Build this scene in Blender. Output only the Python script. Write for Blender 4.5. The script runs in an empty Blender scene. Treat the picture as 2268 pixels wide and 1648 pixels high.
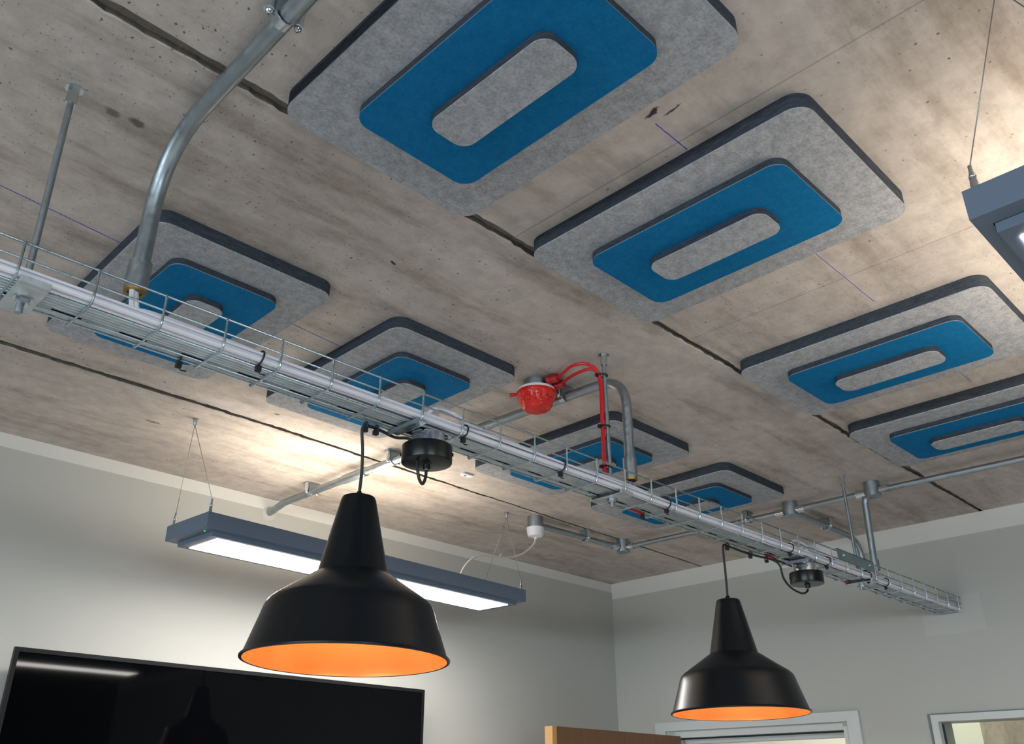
import bpy, bmesh, math, random
from mathutils import Vector, Matrix, noise
random.seed(7)
C = bpy.context.scene
PI = math.pi
H0 = 1.8          # camera height above the floor; heights below are given from the lens level

# ------------------------------------------------------------------ camera, world, exposure
cam_d = bpy.data.cameras.new('camera'); cam = bpy.data.objects.new('camera', cam_d)
C.collection.objects.link(cam); C.camera = cam
cam_d.sensor_width = 36.0; cam_d.lens = 1931.08 / 2268 * 36
cam_d.shift_x = (1134 - 1107.18) / 2268; cam_d.shift_y = (855.55 - 824) / 2268
cam_d.clip_start = 0.02
cam.matrix_world = Matrix(((0.71365608, -0.30169693, -0.63219773, 0),
                           (-0.70048552, -0.30236307, -0.64644923, 0),
                           (0.0038785, 0.90418778, -0.42711757, H0), (0, 0, 0, 1)))
w = bpy.data.worlds.new('daylight'); C.world = w; w.use_nodes = True
w.node_tree.nodes['Background'].inputs[0].default_value = (0.60, 0.75, 1.0, 1)
w.node_tree.nodes['Background'].inputs[1].default_value = 0.6
C.view_settings.view_transform = 'Standard'; C.view_settings.look = 'None'
C.view_settings.gamma = 1; C.view_settings.use_curve_mapping = False
C.view_settings.exposure = 0.12

def area(name, loc, rot, sx, sy, power, color):
    d = bpy.data.lights.new(name, 'AREA'); d.shape = 'RECTANGLE'; d.size = sx; d.size_y = sy
    d.energy = power; d.color = color
    o = bpy.data.objects.new(name, d); o.location = loc; o.rotation_euler = rot
    C.collection.objects.link(o); return o
# daylight falling through the window openings of the two walls behind the camera
# skylight comes in downward, so the ceiling gets it back from the floor
area('window_daylight', (-3.75, -0.3, 2.35), (0, -PI/4, 0), 1.5, 4.2, 560, (0.83, 0.90, 1.0))
area('side_window_daylight', (-1.1, -4.25, 2.35), (PI/4, 0, 0), 3.0, 1.5, 400, (0.83, 0.90, 1.0))

DOWN_EMIT = 34.0   # lit diffusers of the two linear luminaires
UP_EMIT = 14.0     # their upward light

# ------------------------------------------------------------------ materials
def mat(name, col, rough=0.5, metal=0.0, spec=0.5, **kw):
    m = bpy.data.materials.new(name); m.use_nodes = True
    b = m.node_tree.nodes['Principled BSDF']
    b.inputs['Base Color'].default_value = (*col, 1); b.inputs['Roughness'].default_value = rough
    b.inputs['Metallic'].default_value = metal; b.inputs['Specular IOR Level'].default_value = spec
    for k, v in kw.items(): b.inputs[k.replace('_', ' ')].default_value = v
    return m
def nodes(m): return m.node_tree.nodes, m.node_tree.links, m.node_tree.nodes['Principled BSDF']
def mixc(N, L, fac, a, b, mode='MIX'):
    n = N.new('ShaderNodeMix'); n.data_type = 'RGBA'; n.blend_type = mode
    for sock, v in ((n.inputs[0], fac), (n.inputs[6], a), (n.inputs[7], b)):
        if hasattr(v, 'links'): L.new(v, sock)
        elif isinstance(v, (tuple, list)): sock.default_value = (*v, 1) if len(v) == 3 else v
        else: sock.default_value = v
    return n.outputs[2]
def ramp(N, L, src, stops):
    r = N.new('ShaderNodeValToRGB'); L.new(src, r.inputs[0]); e = r.color_ramp.elements
    while len(e) < len(stops): e.new(0.5)
    for i, (p, c) in enumerate(stops):
        e[i].position = p; e[i].color = (c, c, c, 1) if not isinstance(c, tuple) else (*c, 1)
    return r.outputs[0]
def coords(N, L, scale=(1, 1, 1)):
    t = N.new('ShaderNodeNewGeometry'); mp = N.new('ShaderNodeMapping')
    mp.inputs['Scale'].default_value = scale; L.new(t.outputs['Position'], mp.inputs[0]); return mp.outputs[0]
def noi(N, L, vec, scale, detail=4, rough=0.55):
    n = N.new('ShaderNodeTexNoise'); n.inputs['Scale'].default_value = scale
    n.inputs['Detail'].default_value = detail; n.inputs['Roughness'].default_value = rough
    L.new(vec, n.inputs['Vector']); return n.outputs['Fac']
def bump(N, L, b, h, strength, dist=0.002):
    n = N.new('ShaderNodeBump'); n.inputs['Strength'].default_value = strength
    n.inputs['Distance'].default_value = dist; L.new(h, n.inputs['Height']); L.new(n.outputs[0], b.inputs['Normal'])

def concrete(name, base, dark, stain, pores=True):
    m = mat(name, base, 0.8, 0, 0.25); N, L, b = nodes(m)
    v = coords(N, L); vs = coords(N, L, (1, 2.2, 1))
    big = ramp(N, L, noi(N, L, vs, 1.6, 6, 0.6), [(0.32, 0.0), (0.66, 1.0)])
    c = mixc(N, L, big, dark, base)
    st = ramp(N, L, noi(N, L, coords(N, L, (0.8, 4.2, 1)), 2.3, 7, 0.68), [(0.50, 0.0), (0.70, 0.85)])
    c = mixc(N, L, st, c, stain)
    fine = ramp(N, L, noi(N, L, v, 24, 6, 0.7), [(0.3, 0.80), (0.7, 1.10)])
    c = mixc(N, L, 1.0, c, fine, 'MULTIPLY')
    pale = ramp(N, L, noi(N, L, vs, 4.5, 5, 0.65), [(0.56, 0.0), (0.70, 0.35)])
    c = mixc(N, L, pale, c, tuple(min(1, x * 1.28) for x in base))
    if pores:
        def pore(sc, lo, hi, dens_scale, d0, d1, strength):
            vo = N.new('ShaderNodeTexVoronoi'); vo.inputs['Scale'].default_value = sc
            wv = N.new('ShaderNodeVectorMath'); wv.operation = 'ADD'
            nn = N.new('ShaderNodeTexNoise'); nn.inputs['Scale'].default_value = 130; L.new(v, nn.inputs['Vector'])
            sc_ = N.new('ShaderNodeVectorMath'); sc_.operation = 'SCALE'; sc_.inputs['Scale'].default_value = 0.006
            L.new(nn.outputs['Color'], sc_.inputs[0]); L.new(v, wv.inputs[0]); L.new(sc_.outputs[0], wv.inputs[1])
            L.new(wv.outputs[0], vo.inputs['Vector'])
            p = ramp(N, L, vo.outputs['Distance'], [(lo, 1.0), (hi, 0.0)])
            d = ramp(N, L, noi(N, L, v, dens_scale, 3), [(d0, 0.0), (d1, 1.0)])
            r = N.new('ShaderNodeMath'); r.operation = 'GREATER_THAN'; r.inputs[1].default_value = 0.62
            sep = N.new('ShaderNodeSeparateColor'); L.new(vo.outputs['Color'], sep.inputs[0]); L.new(sep.outputs[0], r.inputs[0])
            a = N.new('ShaderNodeMath'); a.operation = 'MULTIPLY'; L.new(p, a.inputs[0]); L.new(d, a.inputs[1])
            a2 = N.new('ShaderNodeMath'); a2.operation = 'MULTIPLY'; L.new(a.outputs[0], a2.inputs[0]); L.new(r.outputs[0], a2.inputs[1])
            a3 = N.new('ShaderNodeMath'); a3.operation = 'MULTIPLY'; L.new(a2.outputs[0], a3.inputs[0]); a3.inputs[1].default_value = strength
            return a3.outputs[0]
        p0 = pore(120, 0.10, 0.22, 1.3, 0.42, 0.56, 0.7)
        c = mixc(N, L, p0, c, (0.08, 0.068, 0.06))
        p1 = pore(62, 0.08, 0.17, 1.7, 0.44, 0.56, 0.85)
        c = mixc(N, L, p1, c, (0.05, 0.042, 0.038))
        p2 = pore(24, 0.045, 0.085, 2.6, 0.42, 0.55, 0.8)
        c = mixc(N, L, p2, c, (0.06, 0.05, 0.045))
        # scuffs and spalls where the photograph shows them: (x, y, half length, half width, angle)
        for (sx, sy, ra, rb, an, s) in ((0.931, 0.603, 0.020, 0.0055, 1.35, 1.0), (0.948, 0.577, 0.022, 0.003, 1.45, 0.9),
                                        (0.905, 1.243, 0.014, 0.005, 0.5, 1.0), (0.310, 1.216, 0.014, 0.010, 0.3, 0.6),
                                        (0.350, 1.211, 0.016, 0.011, 0.2, 0.7), (0.93, 2.413, 0.03, 0.008, 0.1, 0.7),
                                        (1.159, 2.103, 0.010, 0.007, 0, 0.7), (2.749, 1.944, 0.02, 0.008, 0.2, 0.5),
                                        (2.03, 0.83, 0.02, 0.004, 0.6, 0.8)):
            mp = N.new('ShaderNodeMapping'); mp.vector_type = 'TEXTURE'
            mp.inputs['Location'].default_value = (sx, sy, 1.0 + H0); mp.inputs['Rotation'].default_value = (0, 0, an)
            mp.inputs['Scale'].default_value = (ra, rb, 0.05)
            wv = N.new('ShaderNodeVectorMath'); wv.operation = 'ADD'
            nn = N.new('ShaderNodeTexNoise'); nn.inputs['Scale'].default_value = 70; L.new(v, nn.inputs['Vector'])
            sc_ = N.new('ShaderNodeVectorMath'); sc_.operation = 'MULTIPLY_ADD'
            sc_.inputs[1].default_value = (0.014,) * 3; sc_.inputs[2].default_value = (-0.007,) * 3
            L.new(nn.outputs['Color'], sc_.inputs[0]); L.new(v, wv.inputs[0]); L.new(sc_.outputs[0], wv.inputs[1])
            L.new(wv.outputs[0], mp.inputs[0])
            ln = N.new('ShaderNodeVectorMath'); ln.operation = 'LENGTH'; L.new(mp.outputs[0], ln.inputs[0])
            f = ramp(N, L, ln.outputs['Value'], [(0.55, s), (1.0, 0.0)])
            c = mixc(N, L, f, c, (0.045, 0.04, 0.042))
        # formwork lines across the plank
        for x0, dk in ((1.019, 0.10), (1.62, 0.05)):
            mp = N.new('ShaderNodeSeparateXYZ'); L.new(v, mp.inputs[0])
            s1 = N.new('ShaderNodeMath'); s1.operation = 'SUBTRACT'; L.new(mp.outputs[0], s1.inputs[0]); s1.inputs[1].default_value = x0
            s2 = N.new('ShaderNodeMath'); s2.operation = 'ABSOLUTE'; L.new(s1.outputs[0], s2.inputs[0])
            s3 = N.new('ShaderNodeMath'); s3.operation = 'MULTIPLY'; L.new(s2.outputs[0], s3.inputs[0]); s3.inputs[1].default_value = 100
            lt = N.new('ShaderNodeMath'); lt.operation = 'LESS_THAN'; L.new(mp.outputs[1], lt.inputs[0]); lt.inputs[1].default_value = 1.0
            f = ramp(N, L, s3.outputs[0], [(0.05, 0.45), (0.22, 0.0)])
            fm = N.new('ShaderNodeMath'); fm.operation = 'MULTIPLY'; L.new(f, fm.inputs[0]); L.new(lt.outputs[0], fm.inputs[1])
            c = mixc(N, L, fm.outputs[0], c, (0.12, 0.11, 0.105))
    L.new(c, b.inputs['Base Color'])
    bump(N, L, b, noi(N, L, v, 40, 6, 0.65), 0.35, 0.004)
    return m
CONC = concrete('precast_concrete', (0.590, 0.528, 0.492), (0.455, 0.405, 0.376), (0.29, 0.238, 0.202))
CONC2 = concrete('corridor_concrete', (0.40, 0.35, 0.29), (0.26, 0.22, 0.175), (0.2, 0.16, 0.12), False)
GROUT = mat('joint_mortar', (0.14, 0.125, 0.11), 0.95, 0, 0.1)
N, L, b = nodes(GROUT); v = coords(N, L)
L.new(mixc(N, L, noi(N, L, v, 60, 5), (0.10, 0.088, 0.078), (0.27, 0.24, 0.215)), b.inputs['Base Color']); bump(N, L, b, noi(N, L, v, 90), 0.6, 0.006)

def felt(name, a, c2, scale=190, streak=None):
    m = mat(name, a, 0.95, 0, 0.1); N, L, b = nodes(m)
    b.inputs['Sheen Weight'].default_value = 0.0
    v = coords(N, L, streak or (1, 1, 1))
    f = ramp(N, L, noi(N, L, v, scale, 3, 0.7), [(0.36, 0.0), (0.62, 1.0)])
    g = ramp(N, L, noi(N, L, v, scale * 0.32, 4, 0.6), [(0.35, 0.0), (0.65, 1.0)])
    c = mixc(N, L, 0.5, mixc(N, L, f, a, c2), mixc(N, L, g, a, c2)); L.new(c, b.inputs['Base Color'])
    bump(N, L, b, noi(N, L, v, scale * 1.5, 3), 0.4, 0.0008); return m
FELT_GREY = felt('grey_heather_felt', (0.235, 0.242, 0.265), (0.445, 0.45, 0.475))
FELT_BLUE = felt('blue_felt', (0.004, 0.115, 0.275), (0.008, 0.155, 0.345))
FELT_DARK = felt('charcoal_felt_core', (0.026, 0.033, 0.044), (0.068, 0.079, 0.100), 120, (1, 1, 7))
FELT_RIM = mat('pale_felt_edge', (0.33, 0.31, 0.30), 0.95, 0, 0.1)

def galv(name, col, rough, amt=0.25):
    m = mat(name, col, rough, 1.0); N, L, b = nodes(m); v = coords(N, L)
    f = noi(N, L, v, 45, 4); c = mixc(N, L, f, tuple(x * (1 - amt) for x in col), tuple(min(1, x * (1 + amt)) for x in col))
    L.new(c, b.inputs['Base Color']); L.new(ramp(N, L, noi(N, L, v, 90, 3), [(0.3, rough * 0.8), (0.7, min(1, rough * 1.25))]), b.inputs['Roughness'])
    return m
GALV = galv('galvanised_steel', (0.36, 0.405, 0.44), 0.42)
CHAN = galv('rolled_zinc_strip', (0.58, 0.62, 0.64), 0.55, 0.3)
GALV_TEAL = galv('galvanised_plate', (0.30, 0.40, 0.42), 0.5)
ZINC = galv('bright_zinc', (0.62, 0.66, 0.70), 0.22, 0.1)
WIRE = galv('zinc_wire', (0.46, 0.54, 0.58), 0.3, 0.1)
BRASS = mat('brass_bush', (0.55, 0.33, 0.10), 0.4, 1.0)
STEELC = mat('steel_cable', (0.42, 0.39, 0.37), 0.4, 0.8)
WHITEP = mat('white_pvc', (0.76, 0.74, 0.80), 0.45)
WHITEC = mat('white_cord', (0.60, 0.59, 0.52), 0.5)
INNER_SHADE = mat('painted_inner_shade', (0.012, 0.008, 0.03), 0.9, 0, 0.1)
BLACKP = mat('black_satin_paint', (0.0035, 0.0042, 0.0056), 0.30, 0, 0.32)
BLACKR = mat('black_rubber', (0.008, 0.009, 0.011), 0.55)
ORANGE = mat('orange_enamel', (1.0, 0.325, 0.105), 0.32, 0.6)
REDP = mat('red_plastic', (0.62, 0.012, 0.010), 0.22)
N, L, b = nodes(REDP); L.new(mixc(N, L, noi(N, L, coords(N, L), 55, 3), (0.45, 0.006, 0.006), (0.85, 0.035, 0.02)), b.inputs['Base Color'])
bump(N, L, b, noi(N, L, coords(N, L), 60, 2), 0.6, 0.01)
REDC = mat('red_cable_sheath', (0.60, 0.010, 0.018), 0.4)
REDG = mat('red_gland', (0.36, 0.004, 0.008), 0.4)
PURPLE = mat('purple_cable_sheath', (0.10, 0.05, 0.2), 0.45)
SLATE = mat('slate_blue_paint', (0.125, 0.16, 0.22), 0.42, 0, 0.4)
SCREEN = mat('tv_screen_glass', (0.0012, 0.0013, 0.0018), 0.035, 0, 0.18)
BEZEL = mat('tv_bezel', (0.006, 0.0065, 0.008), 0.35, 0, 0.25)
GREEN = mat('green_indicator', (0.02, 0.5, 0.1), 0.4); nodes(GREEN)[2].inputs['Emission Color'].default_value = (0.05, 1, 0.2, 1)
nodes(GREEN)[2].inputs['Emission Strength'].default_value = 0.5
CHALK = mat('blue_chalk', (0.10, 0.09, 0.48), 0.9)
FRAMEW = mat('white_frame_paint', (0.60, 0.62, 0.62), 0.45)
SEAL = mat('dark_green_seal', (0.012, 0.03, 0.03), 0.6)
SHADOW_GREY = mat('painted_shadow_grey', (0.20, 0.22, 0.21), 0.7)
def paint(name, a, c2):
    m = mat(name, a, 0.75, 0, 0.25); N, L, b = nodes(m); v = coords(N, L)
    L.new(mixc(N, L, noi(N, L, v, 1.2, 4), a, c2), b.inputs['Base Color']); bump(N, L, b, noi(N, L, v, 220, 3), 0.12, 0.001); return m
WALL = paint('grey_wall_paint', (0.46, 0.455, 0.43), (0.495, 0.49, 0.462))
DARKWALL = paint('charcoal_wall_paint', (0.06, 0.062, 0.066), (0.075, 0.077, 0.08))
BAND = paint('white_deflection_band', (0.66, 0.645, 0.62), (0.70, 0.69, 0.66))
CREAM = paint('cream_corridor_paint', (0.66, 0.64, 0.54), (0.7, 0.69, 0.6))
FLOORM = paint('grey_carpet', (0.50, 0.49, 0.48), (0.56, 0.55, 0.53))
PLASTER = paint('patched_plaster', (0.495, 0.488, 0.466), (0.53, 0.52, 0.495))
def wood(name, a, c2):
    m = mat(name, a, 0.45); N, L, b = nodes(m); v = coords(N, L, (9, 9, 0.7))
    L.new(mixc(N, L, ramp(N, L, noi(N, L, v, 5, 6, 0.7), [(0.3, 0.0), (0.7, 1.0)]), a, c2), b.inputs['Base Color']); return m
WOOD = wood('beech_veneer', (0.155, 0.072, 0.030), (0.20, 0.098, 0.042))
LIPPING = wood('beech_lipping', (0.50, 0.27, 0.11), (0.6, 0.34, 0.15))
GLASS = bpy.data.materials.new('clear_glass'); GLASS.use_nodes = True
N, L, b = nodes(GLASS); N.remove(b); g = N.new('ShaderNodeBsdfGlossy'); g.inputs['Roughness'].default_value = 0.02
t = N.new('ShaderNodeBsdfTransparent'); t.inputs[0].default_value = (0.92, 0.95, 0.93, 1); mx = N.new('ShaderNodeMixShader')
fr = N.new('ShaderNodeFresnel'); L.new(fr.outputs[0], mx.inputs[0]); L.new(t.outputs[0], mx.inputs[1]); L.new(g.outputs[0], mx.inputs[2])
L.new(mx.outputs[0], N['Material Output'].inputs[0])
def emit(name, col, s):
    m = bpy.data.materials.new(name); m.use_nodes = True; N, L, b = nodes(m); N.remove(b)
    e = N.new('ShaderNodeEmission'); e.inputs[0].default_value = (*col, 1); e.inputs[1].default_value = s
    L.new(e.outputs[0], N['Material Output'].inputs[0]); return m
DIFF = emit('lit_diffuser', (1.0, 0.965, 0.91), DOWN_EMIT)
UPL = emit('lit_uplight', (1.0, 0.88, 0.70), UP_EMIT)
BULB = emit('warm_bulb', (1.0, 0.72, 0.38), 120.0)
CORR = emit('corridor_fill_light', (1.0, 0.97, 0.86), 11.0)

# ------------------------------------------------------------------ mesh helpers (all coordinates: metres, z from lens level)
class MB:
    def __init__(s): s.bm = bmesh.new()
    def box(s, x0, x1, y0, y1, z0, z1, M=None):
        vs = [s.bm.verts.new((x, y, z)) for z in (z0, z1) for y in (y0, y1) for x in (x0, x1)]
        for f in ((0, 2, 3, 1), (4, 5, 7, 6), (0, 1, 5, 4), (2, 6, 7, 3), (0, 4, 6, 2), (1, 3, 7, 5)): s.bm.faces.new([vs[i] for i in f])
        if M: bmesh.ops.transform(s.bm, matrix=M, verts=vs)
        return s
    def ring(s, c, u, v, r, n): return [s.bm.verts.new(Vector(c) + u * (r * math.cos(2*PI*i/n)) + v * (r * math.sin(2*PI*i/n))) for i in range(n)]
    def skin(s, rings, smooth=True, caps=True):
        n = len(rings[0])
        for a, b2 in zip(rings, rings[1:]):
            for i in range(n):
                f = s.bm.faces.new((a[i], a[(i+1) % n], b2[(i+1) % n], b2[i])); f.smooth = smooth
        if caps:
            s.bm.faces.new(list(reversed(rings[0]))); s.bm.faces.new(rings[-1])
        return s
    def tube(s, pts, r, n=8, closed=False):
        P = [Vector(p) for p in pts]; rs = r if isinstance(r, (list, tuple)) else [r] * len(P)
        T = []
        for i in range(len(P)):
            if closed: t = P[(i+1) % len(P)] - P[i-1]
            else: t = (P[min(i+1, len(P)-1)] - P[max(i-1, 0)])
            T.append(t.normalized())
        up = Vector((0, 0, 1)) if abs(T[0].z) < 0.9 else Vector((1, 0, 0))
        u = T[0].cross(up).normalized(); R_ = []
        for p, t, rr in zip(P, T, rs):
            u = (u - t * u.dot(t)).normalized(); v = t.cross(u); R_.append(s.ring(p, u, v, rr, n))
        if closed: R_.append(R_[0]); s.skin(R_, True, False)
        else: s.skin(R_)
        return s
    def lathe(s, prof, c=(0, 0), n=48, caps=False, hard=()):
        R_ = []
        for i, (r, z) in enumerate(prof):
            R_.append([s.bm.verts.new((c[0] + r*math.cos(2*PI*k/n), c[1] + r*math.sin(2*PI*k/n), z)) for k in range(n)])
        s.skin(R_, True, caps); return s
    def cyl(s, c, r, z0, z1, n=32):
        return s.skin([[s.bm.verts.new((c[0]+r*math.cos(2*PI*k/n), c[1]+r*math.sin(2*PI*k/n), z)) for k in range(n)] for z in (z0, z1)])
    def rrect(s, x0, x1, y0, y1, z0, z1, r, n=8):
        pl = []
        for cx, cy, a0 in ((x1-r, y1-r, 0), (x0+r, y1-r, PI/2), (x0+r, y0+r, PI), (x1-r, y0+r, 1.5*PI)):
            for k in range(n+1):
                a = a0 + PI/2*k/n; pl.append((cx + r*math.cos(a), cy + r*math.sin(a)))
        R_ = [[s.bm.verts.new((x, y, z)) for x, y in pl] for z in (z0, z1)]
        return s.skin(R_)
    def obj(s, name, m, parent=None, **props):
        bmesh.ops.recalc_face_normals(s.bm, faces=s.bm.faces)
        for e in s.bm.edges:
            if len(e.link_faces) == 2:
                if e.calc_face_angle(0) > 0.6: e.smooth = False
        off = Vector((0, 0, 0)); p = parent
        while p is not None: off += Vector(p.location); p = p.parent
        for vv in s.bm.verts: vv.co = vv.co + Vector((0, 0, H0)) - off
        me = bpy.data.meshes.new(name); s.bm.to_mesh(me); s.bm.free(); me.materials.append(m)
        o = bpy.data.objects.new(name, me); C.collection.objects.link(o)
        if parent: o.parent = parent
        for k, val in props.items(): o[k] = val
        return o
def thing(name, label, cat, loc, group=None):
    o = bpy.data.objects.new(name, None); C.collection.objects.link(o); o.empty_display_size = 0.05
    o.location = (loc[0], loc[1], loc[2] + H0); o['label'] = label; o['category'] = cat
    if group: o['group'] = group
    return o
def smooth_path(pts, n=6):
    P = [Vector(p) for p in pts]; out = []
    for i in range(len(P) - 1):
        p0, p1, p2, p3 = P[max(i-1, 0)], P[i], P[i+1], P[min(i+2, len(P)-1)]
        for k in range(n):
            t = k / n
            out.append(0.5*((2*p1) + (p2-p0)*t + (2*p0-5*p1+4*p2-p3)*t*t + (3*p1-p0-3*p2+p3)*t**3))
    out.append(P[-1]); return out
def bend(a, c, b2, r, n=8):
    """points of a rounded corner at c between a and b2"""
    a, c, b2 = Vector(a), Vector(c), Vector(b2); u = (a-c).normalized(); v = (b2-c).normalized()
    p0 = c + u*r; p1 = c + v*r
    return [(1-t)**2*p0 + 2*(1-t)*t*c + t*t*p1 for t in [i/n for i in range(n+1)]]

# ------------------------------------------------------------------ room shell
YL, XR, XB, YB, FL = 2.82, 3.57, -3.0, -3.5, -1.8
MB().box(XB-.15, 5.15, YB-.15, 4.6, FL-.1, FL).obj('floor', FLOORM, kind='structure')
ceil = MB().box(XB-.15, 5.2, YB-.15, 4.6, 1.05, 1.16).obj('ceiling', GROUT, kind='structure')
def jy(k, x):
    if k == 4: return 2.197 + max(0, x-1.2) * 0.031
    if k == 3: return 1.012
    return 1.012 - 1.2 * (3-k)
def edge_noise(x, k, side):
    s = 9.1*k + 31*side
    return 0.0035*noise.noise(Vector((x*7, s, 0))) + 0.0035*noise.noise(Vector((x*45, s, 3))) + 0.003*noise.noise(Vector((x*140, s, 7)))
def gap_half(x, k):
    g = 0.0075 + 0.003*noise.noise(Vector((x*1.3, k*5.0, 11)))
    if k == 3: g += 0.004*max(0, 1.0-abs(x-0.4))
    if k == 4: g += 0.004*max(0, 1.0-abs(x-0.6)) - .0028*min(1, max(0, x-1.2))
    return g
for k in range(-0, 6):                       # hollow-core planks, long edges ragged where the photograph sees them
    ya = (lambda x, k=k: jy(k-1, x) if k > 0 else YB-.15); yb = (lambda x, k=k: jy(k, x) if k < 5 else 4.6)
    seen = k >= 3
    n = 560 if seen else 12
    bm = bmesh.new(); rows = []
    for i in range(n+1):
        x = XB-.15 + (5.2-(XB-.15))*i/n
        a = ya(x) + (gap_half(x, k-1) + edge_noise(x, k, 0) if k > 0 else 0)
        c = yb(x) - (gap_half(x, k) + edge_noise(x, k, 1) if k < 5 else 0)
        ch0 = 0.0012 + 0.001*noise.noise(Vector((x*60, k, 20))); ch1 = 0.0012 + 0.001*noise.noise(Vector((x*60, k, 40)))
        rows.append([bm.verts.new(p) for p in ((x, a, 1.05), (x, a, 1.0005+abs(ch0)), (x, a+abs(ch0)*1.6+.001, 1.0), (x, c-abs(ch1)*1.6-.001, 1.0), (x, c, 1.0005+abs(ch1)), (x, c, 1.05))])
    for r0, r1 in zip(rows, rows[1:]):
        for j in range(5): bm.faces.new((r0[j], r0[j+1], r1[j+1], r1[j]))
        bm.faces.new((r0[5], r0[0], r1[0], r1[5]))
    bm.faces.new(rows[0]); bm.faces.new(list(reversed(rows[-1])))
    mb = MB(); mb.bm.free(); mb.bm = bm; po = mb.obj('concrete_plank', CONC, ceil)
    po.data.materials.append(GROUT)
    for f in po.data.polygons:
        if abs(f.normal.z) < .8: f.material_index = 1  # plank sides take the mortar colour, darkened to hide their lit edges
for k in range(5):                           # mortar at the back of each joint
    mb = MB(); rows = []
    for i in range(161):
        x = XB-.15 + (5.2-(XB-.15))*i/160; y = jy(k, x); z = 1.012 + 0.004*noise.noise(Vector((x*20, k, 5)))
        if k == 4 and noise.noise(Vector((x*5.3, 2.2, 9))) > 0.45: z = 1.003
        rows.append([mb.bm.verts.new((x, y-.02, z)), mb.bm.verts.new((x, y+.02, z)), mb.bm.verts.new((x, y+.02, 1.05)), mb.bm.verts.new((x, y-.02, 1.05))])
    mb.skin(rows, False); mb.obj('joint_mortar', GROUT, ceil)
for (x0, y0, x1, y1, wd) in ((-.1, 1.508, .50, 1.572, .0014), (.80, 1.603, 1.06, 1.628, .0013), (1.44, 1.655, 1.52, 1.662, .001),
                             (1.60, 1.668, 1.84, 1.69, .0009), (.955, .6145, 1.045, .6145, .0013),
                             (1.47, .6125, 1.76, .6125, .0008), (2.24, .6125, 2.34, .6125, .0008)):
    mb = MB(); d = Vector((x1-x0, y1-y0, 0)); nn = Vector((-d.y, d.x, 0)).normalized()*wd; R_ = []
    for i in range(13):
        p = Vector((x0, y0, 1.0)) + d*i/12 + nn*1.2*noise.noise(Vector((i*0.9, x0, 0)))
        wv = nn*(0.75+0.35*noise.noise(Vector((i*1.7, y0, 3))))
        R_.append([mb.bm.verts.new(q) for q in (p-wv, p+wv, p+wv-Vector((0, 0, .0004)), p-wv-Vector((0, 0, .0004)))])
    mb.skin(R_, False); mb.obj('chalk_line', CHALK, ceil)

wl = MB().box(XB-.15, XR, YL, YL+.12, FL, 1.0).obj('wall_left', WALL, kind='structure')
MB().box(XB, XR, YL-.004, YL, .957, 1.0).obj('trim_1', BAND, kind='structure')
# right wall with a doorway and an internal window
DY0, DY1, DZ = 1.672, 2.51, 0.262
WY0, WY1, WZ0, WZ1 = 0.05, 1.345, -0.85, 0.285
mb = MB(); X0, X1 = XR, XR+.12
for bx in ((YB-.15, WY0, FL, 1.0), (WY0, WY1, FL, WZ0), (WY0, WY1, WZ1, 1.0), (WY1, DY0, FL, 1.0), (DY0, DY1, DZ, 1.0), (DY1, YL+.12, FL, 1.0)):
    mb.box(X0, X1, *bx)
mb.obj('wall_right', WALL, kind='structure')
MB().box(XR-.004, XR, YB, YL-.004, .922, 1.0).obj('trim_2', BAND, kind='structure')
patch = MB().box(XR-.0015, XR, 1.085, 1.305, .565, .70).obj('trim_3', PLASTER, kind='structure')
# back walls with windows, out of frame
mb = MB()
for bx in ((YB, -2.4, FL, 1.0), (1.8, YL+.12, FL, 1.0), (-2.4, 1.8, FL, -.9), (-2.4, 1.8, .6, 1.0)): mb.box(XB-.1, XB, *bx)
mb.obj('wall_back', WALL, kind='structure')
mb = MB()
for bx in ((XB-.15, -2.6, FL, 1.0), (.4, XR, FL, 1.0), (-2.6, .4, FL, -.9), (-2.6, .4, .6, 1.0)): mb.box(bx[0], bx[1], YB-.1, YB, bx[2], bx[3])
mb.obj('wall_front', DARKWALL, kind='structure')  # unseen wall, coloured dark to keep the television's reflection black
def out_window(name, a0, a1, fixed, axis):
    f = thing(name, 'x', 'x', (0, 0, -H0)); del f['label']; del f['category']; f['kind'] = 'structure'
    def bb(m, u0, u1, z0, z1, t=.03):
        return m.box(fixed-t, fixed+t, u0, u1, z0, z1) if axis == 'x' else m.box(u0, u1, fixed-t, fixed+t, z0, z1)
    m = MB(); bb(m, a0, a1, -.9, -.84); bb(m, a0, a1, .54, .6)
    for k in range(5):
        u = a0 + (a1-a0-.05)*k/4; bb(m, u, u+.05, -.9, .6)
    m.obj('window_frame', FRAMEW, f); g_ = MB(); bb(g_, a0+.03, a1-.03, -.86, .56, .003); g_.obj('pane', GLASS, f)
out_window('window_2', -2.4, 1.8, XB-.05, 'x'); out_window('window_3', -2.6, .4, YB-.05, 'y')

# corridor seen through the openings
MB().box(5.0, 5.12, YB, 1.655, FL, 1.0).obj('wall_corridor_concrete', CONC2, kind='structure')
MB().box(5.0, 5.12, 1.655, 4.5, FL, 1.0).obj('wall_corridor', CREAM, kind='structure')
MB().box(5.0-.012, 5.0, 1.30, 1.306, FL, 1.0).obj('trim_4', FRAMEW, kind='structure')
MB().box(X1, 5.12, 4.5, 4.6, FL, 1.0).obj('wall_corridor_end', CREAM, kind='structure')
MB().box(X1, 5.12, YB-.1, YB, FL, 1.0).obj('wall_corridor_front', CREAM, kind='structure')
cl = thing('corridor_fill_light', 'unseen lit panel added to light the corridor beyond the doorway', 'lamp', (4.4, 1.6, 1.0))  # added light source, out of view, to brighten the corridor
MB().box(4.2, 4.6, .9, 2.9, .967, .997).obj('fill_tray', FRAMEW, cl); MB().box(4.22, 4.58, .92, 2.88, .962, .967).obj('fill_diffuser', CORR, cl)

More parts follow.
